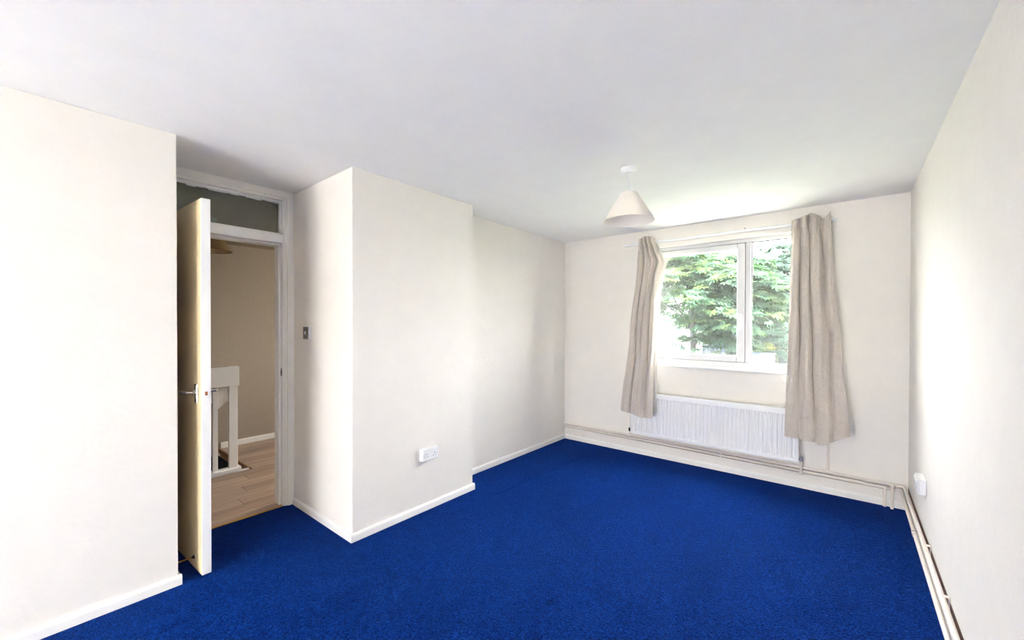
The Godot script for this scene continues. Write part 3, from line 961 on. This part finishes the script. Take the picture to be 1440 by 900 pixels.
func pipes() -> void:
	var zp := ZW + 0.026
	var xp := XR - 0.022
	var R := 0.0105
	# upper pipe, with its drop to the floor
	var u := thing("heating_pipe", "upper of the two cream heating pipes running round the wall", "pipe")
	var st := mb()
	tube(st, bends([Vector3(XA + 0.004, 0.182, zp), Vector3(-1.0, 0.178, zp), Vector3(0.1, 0.170, zp), Vector3(xp, 0.168, zp), Vector3(xp, 0.170, -2.0), Vector3(xp, 0.172, ZK - 0.01)], 0.03), R, 14)
	obj("run", st, M.pipe, u)
	st = mb()
	tube(st, [Vector3(0.250, 0.168, zp + 0.024), Vector3(0.250, 0.001, zp + 0.024)], 0.009, 12)
	box(st, Vector3(0.237, 0.157, zp - 0.010), Vector3(0.263, 0.180, zp + 0.034), 0.006)
	obj("drop", st, M.pipe, u)
	# lower pipe
	var l := thing("heating_pipe", "lower of the two cream heating pipes just above the skirting board", "pipe")
	st = mb()
	tube(st, bends([Vector3(XA + 0.004, 0.155, zp), Vector3(-1.0, 0.151, zp), Vector3(0.1, 0.142, zp), Vector3(xp - 0.017, 0.140, zp), Vector3(xp - 0.017, 0.142, -2.0), Vector3(xp - 0.017, 0.144, ZK - 0.01)], 0.03), R, 14)
	obj("run", st, M.pipe, l)
	st = mb()
	tube(st, [Vector3(0.211, 0.140, zp + 0.004), Vector3(0.211, 0.001, zp + 0.004)], 0.009, 12)
	box(st, Vector3(0.197, 0.129, zp - 0.012), Vector3(0.225, 0.152, zp + 0.013), 0.006)
	obj("drop", st, M.pipe, l)
	st = mb()
	tube(st, bends([Vector3(-0.291, 0.233, ZW + 0.070), Vector3(-0.291, 0.20, ZW + 0.066), Vector3(-0.294, 0.145, ZW + 0.048)], 0.02), 0.0085, 12)
	box(st, Vector3(-0.306, 0.118, zp - 0.010), Vector3(-0.282, 0.157, zp + 0.030), 0.006)
	obj("branch", st, M.pipe, l)
	st = mb()
	tube(st, [Vector3(xp - 0.017, 0.141, -3.30), Vector3(xp - 0.017, 0.141, -3.24)], 0.0135, 14)
	obj("joint", st, M.pipe, l)
	st = mb()
	tube(st, [Vector3(xp - 0.017, 0.141, -3.285), Vector3(xp - 0.017, 0.141, -3.279)], 0.0142, 14)
	obj("joint_ring", st, M.copper, l).set_meta("label", "bare copper ring at the pipe joint")
	# shade in the gaps along the pipes, painted on as brown strips
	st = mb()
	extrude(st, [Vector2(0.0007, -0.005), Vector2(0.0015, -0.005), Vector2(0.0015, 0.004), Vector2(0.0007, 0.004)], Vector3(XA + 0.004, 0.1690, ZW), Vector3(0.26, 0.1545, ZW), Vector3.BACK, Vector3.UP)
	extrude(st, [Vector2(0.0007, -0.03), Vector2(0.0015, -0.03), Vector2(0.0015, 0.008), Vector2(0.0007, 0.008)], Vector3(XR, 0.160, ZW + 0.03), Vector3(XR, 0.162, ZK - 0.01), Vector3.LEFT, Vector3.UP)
	obj("gap_shade_line", st, M.gap_shade, u)
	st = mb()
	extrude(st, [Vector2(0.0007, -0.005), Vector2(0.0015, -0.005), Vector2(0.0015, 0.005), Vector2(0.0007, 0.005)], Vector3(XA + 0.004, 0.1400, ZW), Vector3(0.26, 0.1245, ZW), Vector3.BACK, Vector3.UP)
	obj("gap_shade_line", st, M.gap_shade, l)
	# clips that hold both pipes
	var clips := [[Vector3(-2.12, 0.150, ZW), 0.0, "small cream pipe clip between the alcove corner and the radiator"], [Vector3(-0.9, 0.146, ZW), 0.0, "small cream pipe clip under the middle of the radiator"], [Vector3(XR, 0.157, -3.02), -PI / 2, "small cream pipe clip on the right wall just nearer than the socket"], [Vector3(XR, 0.157, -2.5), -PI / 2, "small cream pipe clip on the right wall, nearest to the camera"]]
	for e in clips:
		var c := thing("pipe_clip", e[2], "clip", e[0], e[1], "clips along the heating pipes")
		obj("back_strap", bx(-0.006, 0.006, -0.032, 0.036, 0.0, 0.006, 0.002), M.pipe, c)
		obj("saddle", bx(-0.006, 0.006, 0.026, 0.034, 0.006, 0.026, 0.002), M.pipe, c)
	# a thin pipe that comes down behind the right curtain
	var v := thing("riser_pipe", "thin cream pipe dropping from behind the right curtain to the heating pipes", "pipe", Vector3(-0.1205, 0, ZW + 0.012))
	st = mb()
	tube(st, [Vector3(0, 0.19, 0), Vector3(0, 1.0, 0)], 0.0085, 12)
	obj("run", st, M.pipe, v)


func pendant(called: String, label: String, at: Vector3, shade_mat: Material, trim_mat: Material, drop: float) -> void:
	var t := thing(called, label, "pendant lamp", at)
	var st := mb()
	lathe(st, [[0.0, -0.022], [0.030, -0.022], [0.046, -0.016], [0.050, -0.008], [0.050, 0.0]], Vector3.ZERO, 32)
	lathe(st, [[0.004, -0.034], [0.011, -0.030], [0.013, -0.022]], Vector3.ZERO, 20)
	obj("ceiling_rose", st, M.plastic, t)
	st = mb()
	tube(st, [Vector3(0, -0.02, 0), Vector3(0, -drop, 0)], 0.0035, 10)
	obj("flex", st, M.plastic, t)
	st = mb()
	lathe(st, [[0.0, -0.075], [0.018, -0.075], [0.019, -0.035], [0.021, -0.030], [0.021, -0.020], [0.016, -0.010], [0.010, 0.010], [0.006, 0.016], [0.0, 0.016]], Vector3(0, -drop - 0.006, 0), 24)
	obj("lamp_holder", st, M.plastic, t)
	var y1 := -drop - 0.004
	var y0 := y1 - 0.172
	st = mb()
	lathe(st, [[0.153, y0], [0.050, y1], [0.0488, y1], [0.1518, y0], [0.153, y0]], Vector3.ZERO, 56)
	obj("lamp_shade", st, shade_mat, t)
	st = mb()
	var ring := []
	for i in 57:
		ring.append(Vector3(cos(TAU * i / 56) * 0.1528, y0 + 0.001, sin(TAU * i / 56) * 0.1528))
	tube(st, ring, 0.0018, 6, false)
	obj("rim", st, trim_mat, t)
	for k in 3:
		st = mb()
		var a := TAU * k / 3.0 + 0.4
		tube(st, [Vector3(cos(a) * 0.018, y1 - 0.028, sin(a) * 0.018), Vector3(cos(a) * 0.050, y1 - 0.002, sin(a) * 0.050)], 0.0014, 6)
		obj("spider_arm", st, M.plastic, t)


func fittings() -> void:
	# light switch on the side of the chimney breast
	var s := thing("light_switch", "grey fronted single light switch on a white box beside the doorway", "light switch", Vector3(-2.935, 1.275, ZB))
	obj("box", bx(-0.043, 0.043, -0.043, 0.043, 0.0, 0.015, 0.003), M.plastic, s)
	obj("face_plate", bx(-0.043, 0.043, -0.043, 0.043, 0.015, 0.020, 0.002), M.steel, s)
	var rk := mb()
	box(rk, Vector3(-0.007, -0.012, 0.0), Vector3(0.007, 0.012, 0.008), 0.003, Transform3D(Basis(Vector3.RIGHT, 0.15), Vector3(0, 0, 0.019)))
	obj("rocker", rk, M.plastic, s)
	for x in [-0.030, 0.030]:
		var sc := mb()
		lathe(sc, [[0.0035, 0.0], [0.003, 0.0015], [0.0, 0.002]], Vector3(x, 0, 0.0198), 10, Basis(Vector3.RIGHT, PI / 2))
		obj("screw", sc, M.black, s)
	double_socket("white double power socket low on the chimney breast", Vector3(XC, 0.408, -1.872), PI / 2)
	double_socket("white double power socket on the right wall above the pipes", Vector3(XR, 0.432, -3.275), -PI / 2)


func double_socket(label: String, at: Vector3, turn: float) -> void:
	var t := thing("power_socket", label, "socket", at, turn)
	obj("box", bx(-0.073, 0.073, -0.043, 0.043, 0.0, 0.028, 0.003), M.plastic, t)
	obj("face_plate", bx(-0.073, 0.073, -0.043, 0.043, 0.029, 0.036, 0.003), M.plastic, t)
	for x in [-0.036, 0.036]:
		var st := mb()
		box(st, Vector3(x - 0.0022, 0.000, 0.034), Vector3(x + 0.0022, 0.009, 0.0364))
		box(st, Vector3(x - 0.0145, -0.016, 0.034), Vector3(x - 0.0075, -0.0115, 0.0364))
		box(st, Vector3(x + 0.0075, -0.016, 0.034), Vector3(x + 0.0145, -0.0115, 0.0364))
		obj("socket_holes", st, M.black, t)
		var r := mb()
		var rx: float = x + (0.026 if x > 0 else -0.026)
		box(r, Vector3(-0.0055, -0.010, 0.0), Vector3(0.0055, 0.010, 0.006), 0.002, Transform3D(Basis(Vector3.RIGHT, 0.14), Vector3(rx, 0.022, 0.034)))
		obj("switch_rocker", r, M.plastic, t)
	for x in [-0.058, 0.058]:
		var sc := mb()
		lathe(sc, [[0.003, 0.0], [0.0025, 0.0012], [0.0, 0.0016]], Vector3(x, 0.0, 0.0358), 10, Basis(Vector3.RIGHT, PI / 2))
		obj("screw", sc, M.steel, t)


# ---------------------------------------------------------------- outside
func leaf_mesh(fingers: int, length: float, spread: float) -> ArrayMesh:
	var st := mb()
	for k in fingers:
		var a := (k - (fingers - 1) / 2.0) * spread
		var d := Vector3(sin(a), 0, cos(a))
		var s := Vector3(cos(a), 0, -sin(a))
		var L := length * (1.0 - 0.12 * absf(k - (fingers - 1) / 2.0))
		var b := d * L * 0.06
		var m := d * L * 0.64 + Vector3(0, -0.02 * L, 0)
		var e := d * L + Vector3(0, -0.20 * L, 0)
		var w := s * L * 0.15
		var up := Vector3(0, 0.05 * L, 0)
		tri(st, b, m - w - up * 0.6, m, Vector3.UP)
		tri(st, b, m, m + w - up * 0.6, Vector3.UP)
		tri(st, m, m - w - up * 0.6, e, Vector3.UP)
		tri(st, m, e, m + w - up * 0.6, Vector3.UP)
	return st.commit()


# sprays of leaves, each a drooping pad set on the surface of its crown
func foliage(parent: Node3D, mesh: ArrayMesh, pads: Array, per_pad: int, colors: Array, size := 1.0) -> void:
	var mm := MultiMesh.new()
	mm.transform_format = MultiMesh.TRANSFORM_3D
	mm.use_colors = true
	mm.mesh = mesh
	mm.instance_count = pads.size() * per_pad
	var i := 0
	for p in pads:           # centre, outward direction, radius
		var out: Vector3 = p[1]
		var flat := Vector3(out.x, 0, out.z).normalized()
		for k in per_pad:
			var a := rng.randf() * TAU
			var r: float = sqrt(rng.randf()) * p[2]
			var off := Vector3(cos(a) * r, 0, sin(a) * r)
			off.y = -0.35 * r * r / p[2] - maxf(0, off.dot(flat)) * 0.35 + rng.randf_range(-0.12, 0.10) * p[2]
			var face: Vector3 = (off * 1.2 + flat * 0.5 * p[2] + Vector3(rng.randf_range(-0.3, 0.3), 0, rng.randf_range(-0.3, 0.3))).normalized()
			var yaw: float = atan2(face.x, face.z)
			var b := Basis(Vector3.UP, yaw) * Basis(Vector3.RIGHT, rng.randf_range(0.0, 0.7)) * Basis(Vector3.BACK, rng.randf_range(-0.35, 0.35))
			mm.set_instance_transform(i, Transform3D(b.scaled(Vector3.ONE * size * rng.randf_range(0.75, 1.2)), p[0] + off))
			var c: Color = colors[rng.randi() % colors.size()]
			mm.set_instance_color(i, c * (0.115 * rng.randf_range(0.8, 1.2)))
			i += 1
	var o := MultiMeshInstance3D.new()
	o.name = "foliage"
	o.multimesh = mm
	o.material_override = M.leaf
	o.set_meta("kind", "stuff")
	parent.add_child(o, true)


func crown(center: Vector3, radii: Vector3, count: int, pad: float, inner := 0.55) -> Array:
	var pads := []
	for k in count:
		var y := 1.0 - 2.0 * (k + 0.5) / count
		var a := k * 2.39996 + rng.randf_range(-0.3, 0.3)
		var h := sqrt(1 - y * y)
		var d := Vector3(cos(a) * h, y, sin(a) * h)
		var s := rng.randf_range(inner, 1.0)
		pads.append([center + d * radii * s, d, pad * rng.randf_range(0.7, 1.25)])
	return pads


func tree(label: String, at: Vector3, trunk_h: float, trunk_r: float, lean: Vector3, pads: Array, mesh: ArrayMesh, per_pad: int, colors: Array) -> void:
	var t := thing("tree", label, "tree", at)
	var st := mb()
	var path := []
	for k in 9:
		var s := k / 8.0
		path.append(Vector3(0, trunk_h * s, 0) + lean * s * s)
	var rings := []
	for k in 9:
		var ring := []
		for i in 13:
			var a := TAU * i / 12
			ring.append(path[k] + Vector3(cos(a), 0, sin(a)) * trunk_r * (1.15 - 0.55 * k / 8.0) * (1.0 + 0.08 * sin(a * 3.0)))
		rings.append(ring)
	grid(st, rings, true, true)
	obj("trunk", st, M.bark, t)
	var br := mb()
	for k in 14:
		var p: Array = pads[(k * 7) % pads.size()]
		var from: Vector3 = path[4 + k % 5]
		var to: Vector3 = p[0] - at
		tube(br, [from, from.lerp(to, 0.45) + Vector3(0, 0.25, 0), to], trunk_r * 0.22, 6)
	obj("branches", br, M.bark, t)
	var local := []
	for p in pads:
		local.append([p[0] - at, p[1], p[2]])
	foliage(t, mesh, local, per_pad, colors)


func bush(called: String, label: String, at: Vector3, radii: Vector3, count: int, per_pad: int, mesh: ArrayMesh, colors: Array, size: float) -> void:
	var t := thing(called, label, "shrub", at)
	var st := mb()
	for k in 7:
		var a := k * 0.9
		tube(st, [Vector3(cos(a) * 0.08, 0, sin(a) * 0.08), Vector3(cos(a) * radii.x * 0.35, radii.y * 0.8, sin(a) * radii.z * 0.35), Vector3(cos(a) * radii.x * 0.6, radii.y * 1.4, sin(a) * radii.z * 0.6)], 0.025, 6)
	obj("stems", st, M.bark, t)
	foliage(t, mesh, crown(Vector3(0, radii.y, 0), radii, count, radii.x * 0.35), per_pad, colors, size)


func outside() -> void:
	var g := mb()
	box(g, Vector3(-60, GROUND - 0.3, ZK + 0.25), Vector3(60, GROUND, 60))
	struct("ground", "pale grey paving on the camera's side of the building", "ground", g, M.ground)
	g = mb()
	box(g, Vector3(-60, GROUND - 0.3, ZW - 0.25), Vector3(60, GROUND, -90))
	box(g, Vector3(-60, GROUND - 0.3, -3.5), Vector3(XA - 0.32, GROUND, ZW - 0.25))
	struct("ground", "grass and tarmac ground beyond the window", "ground", g, M.lawn)
	var palm := leaf_mesh(7, 0.20, 0.60)
	var small := leaf_mesh(4, 0.12, 0.8)
	var green := [Color(0.17, 0.38, 0.20), Color(0.23, 0.46, 0.27), Color(0.15, 0.34, 0.21), Color(0.34, 0.52, 0.16)]
	var blue := [Color(0.17, 0.36, 0.26), Color(0.23, 0.43, 0.31), Color(0.14, 0.30, 0.22)]
	var yellow := [Color(0.80, 0.85, 0.16), Color(0.95, 0.92, 0.22), Color(0.62, 0.78, 0.15)]
	var pads := crown(Vector3(-4.0, 2.35, -13.5), Vector3(2.7, 1.75, 2.4), 190, 0.6).filter(func(p): return p[0].y > (2.15 if p[0].x / -p[0].z < -0.275 else 0.9))
	tree("large spreading chestnut tree filling the wide left pane of the window", Vector3(-3.75, GROUND, -13.5), 3.2, 0.10, Vector3(-0.1, 0, 0.1), pads, palm, 80, green)
	pads = crown(Vector3(-1.4, 2.7, -19.0), Vector3(2.6, 2.3, 2.2), 150, 0.7)
	tree("tall leafy tree with a slanting trunk behind the narrow right pane", Vector3(-1.6, GROUND, -19.0), 4.0, 0.13, Vector3(0.6, 0, 0), pads, palm, 80, blue)
	pads = crown(Vector3(-6.2, 3.4, -25.0), Vector3(3.6, 2.3, 2.6), 120, 1.0).filter(func(p): return p[0].y > 1.7)
	tree("hazy tree far behind the chestnut tree and the white house", Vector3(-6.0, GROUND, -25.0), 3.5, 0.2, Vector3.ZERO, pads, palm, 60, blue)
	bush("shrub", "bright yellow green shrub low in the right pane", Vector3(-1.92, GROUND, -14.2), Vector3(0.36, 0.75, 0.4), 34, 26, small, yellow, 0.8)
	bush("shrub", "dark green shrub beside the yellow one in the right pane", Vector3(-1.45, GROUND, -14.0), Vector3(0.45, 0.72, 0.4), 34, 26, small, blue, 0.8)
	bush("shrub", "light green shrub at the lower right corner of the wide pane", Vector3(-2.75, GROUND, -14.6), Vector3(0.5, 0.72, 0.4), 34, 26, small, green, 0.8)
	for k in 4:
		bush("hedge", ["dark hedge bush behind the yellow shrub", "dark hedge bush behind the mullion", "dark hedge bush right of the slanting trunk", "dark hedge bush under the chestnut crown"][k], Vector3([-2.3, -3.1, -1.2, -3.9][k], GROUND, [-17.5, -17.9, -17.3, -20.5][k]), Vector3(0.9, 1.1, 0.7), 44, 30, small, blue, 1.3)
	house()
	car(Vector3(-7.0, GROUND, -18.5))
	# grey boarded fence and the low wall with an orange band
	var f := thing("fence", "short grey boarded fence under the chestnut tree", "fence", Vector3(-4.2, GROUND, -16.2))
	for k in 5:
		obj("board", bx(0.075 * 2 * k, 0.075 * 2 * k + 0.142, 0.05, 1.34 + 0.03 * ((k * 5) % 3), 0.0, 0.02, 0.004), M.fence if k % 2 else M.fence2, f)
	obj("rail", bx(0, 0.74, 0.3, 0.38, -0.04, 0.0, 0.004), M.fence, f)
	obj("rail", bx(0, 0.74, 1.1, 1.18, -0.04, 0.0, 0.004), M.fence, f)
	for x in [0.05, 0.69]:
		obj("post", bx(x - 0.04, x + 0.04, 0, 1.5, -0.12, -0.04, 0.004), M.fence, f)
	var w := thing("garden_wall", "low blue grey wall with a thin orange band in front of the shrubs", "wall", Vector3(-2.12, GROUND, -12.6))
	obj("blockwork", bx(-0.12, 0.62, 0, 1.16, -0.1, 0.1, 0.01), M.fence2, w)
	obj("orange_band", bx(-0.12, 0.50, 1.02, 1.05, 0.1, 0.106), M.orange, w)
	obj("coping", bx(-0.14, 0.64, 1.16, 1.2, -0.13, 0.13, 0.008), M.fence2, w)


func house() -> void:
	var h := thing("house", "white rendered house beyond the trees at the left of the window", "building", Vector3(-10.4, GROUND, -26.0))
	obj("wall", bx(-3.0, 2.1, 0, 2.6, 0, -5.0), M.render_white, h)
	var r := mb()
	extrude(r, [Vector2(-3.3, 2.55), Vector2(2.35, 2.55), Vector2(-0.45, 3.3)], Vector3(0, 0, 0.25), Vector3(0, 0, -5.25), Vector3.RIGHT, Vector3.UP)
	obj("roof", r, M.render_white, h)
	for x in [-1.9, 0.6]:
		var w := obj("window", bx(x - 0.5, x + 0.5, 1.0, 2.0, -0.02, 0.03, 0.01), M.upvc, h)
		obj("pane", bx(x - 0.44, x + 0.44, 1.06, 1.94, 0.02, 0.035), M.car_glass, w)


func car(at: Vector3) -> void:
	var c := thing("car", "white car parked beyond the window at the left of the tree trunk", "car", at)
	var body := mb()
	extrude(body, [Vector2(-2.0, 0.3), Vector2(2.0, 0.3), Vector2(2.05, 0.65), Vector2(1.98, 0.85), Vector2(1.7, 1.28), Vector2(1.3, 1.32), Vector2(-0.3, 1.32), Vector2(-1.0, 0.92), Vector2(-1.95, 0.85), Vector2(-2.05, 0.65)], Vector3(0, 0, 0.85), Vector3(0, 0, -0.85), Vector3.RIGHT, Vector3.UP)
	obj("body", body, M.car, c)
	for e in [[1.05, 1.78, 1.6, 1.2], [0.98, 0.2, 0.2, 1.22], [0.14, -0.68, -0.36, 1.22]]:
		var w := mb()
		var p := [Vector2(e[0], 0.88), Vector2(e[1], 0.88), Vector2(e[2], e[3]), Vector2(e[0], e[3])]
		extrude(w, p, Vector3(0, 0, 0.84), Vector3(0, 0, 0.86), Vector3.RIGHT, Vector3.UP)
		obj("window", w, M.car_glass, c)
	for x in [-1.25, 1.3]:
		for z in [0.78, -0.78]:
			var t := mb()
			lathe(t, [[0.0, -0.1], [0.2, -0.1], [0.31, -0.08], [0.31, 0.08], [0.2, 0.1], [0.0, 0.1]], Vector3(x, 0.31, z), 24, Basis(Vector3.RIGHT, PI / 2))
			obj("wheel", t, M.tyre, c)
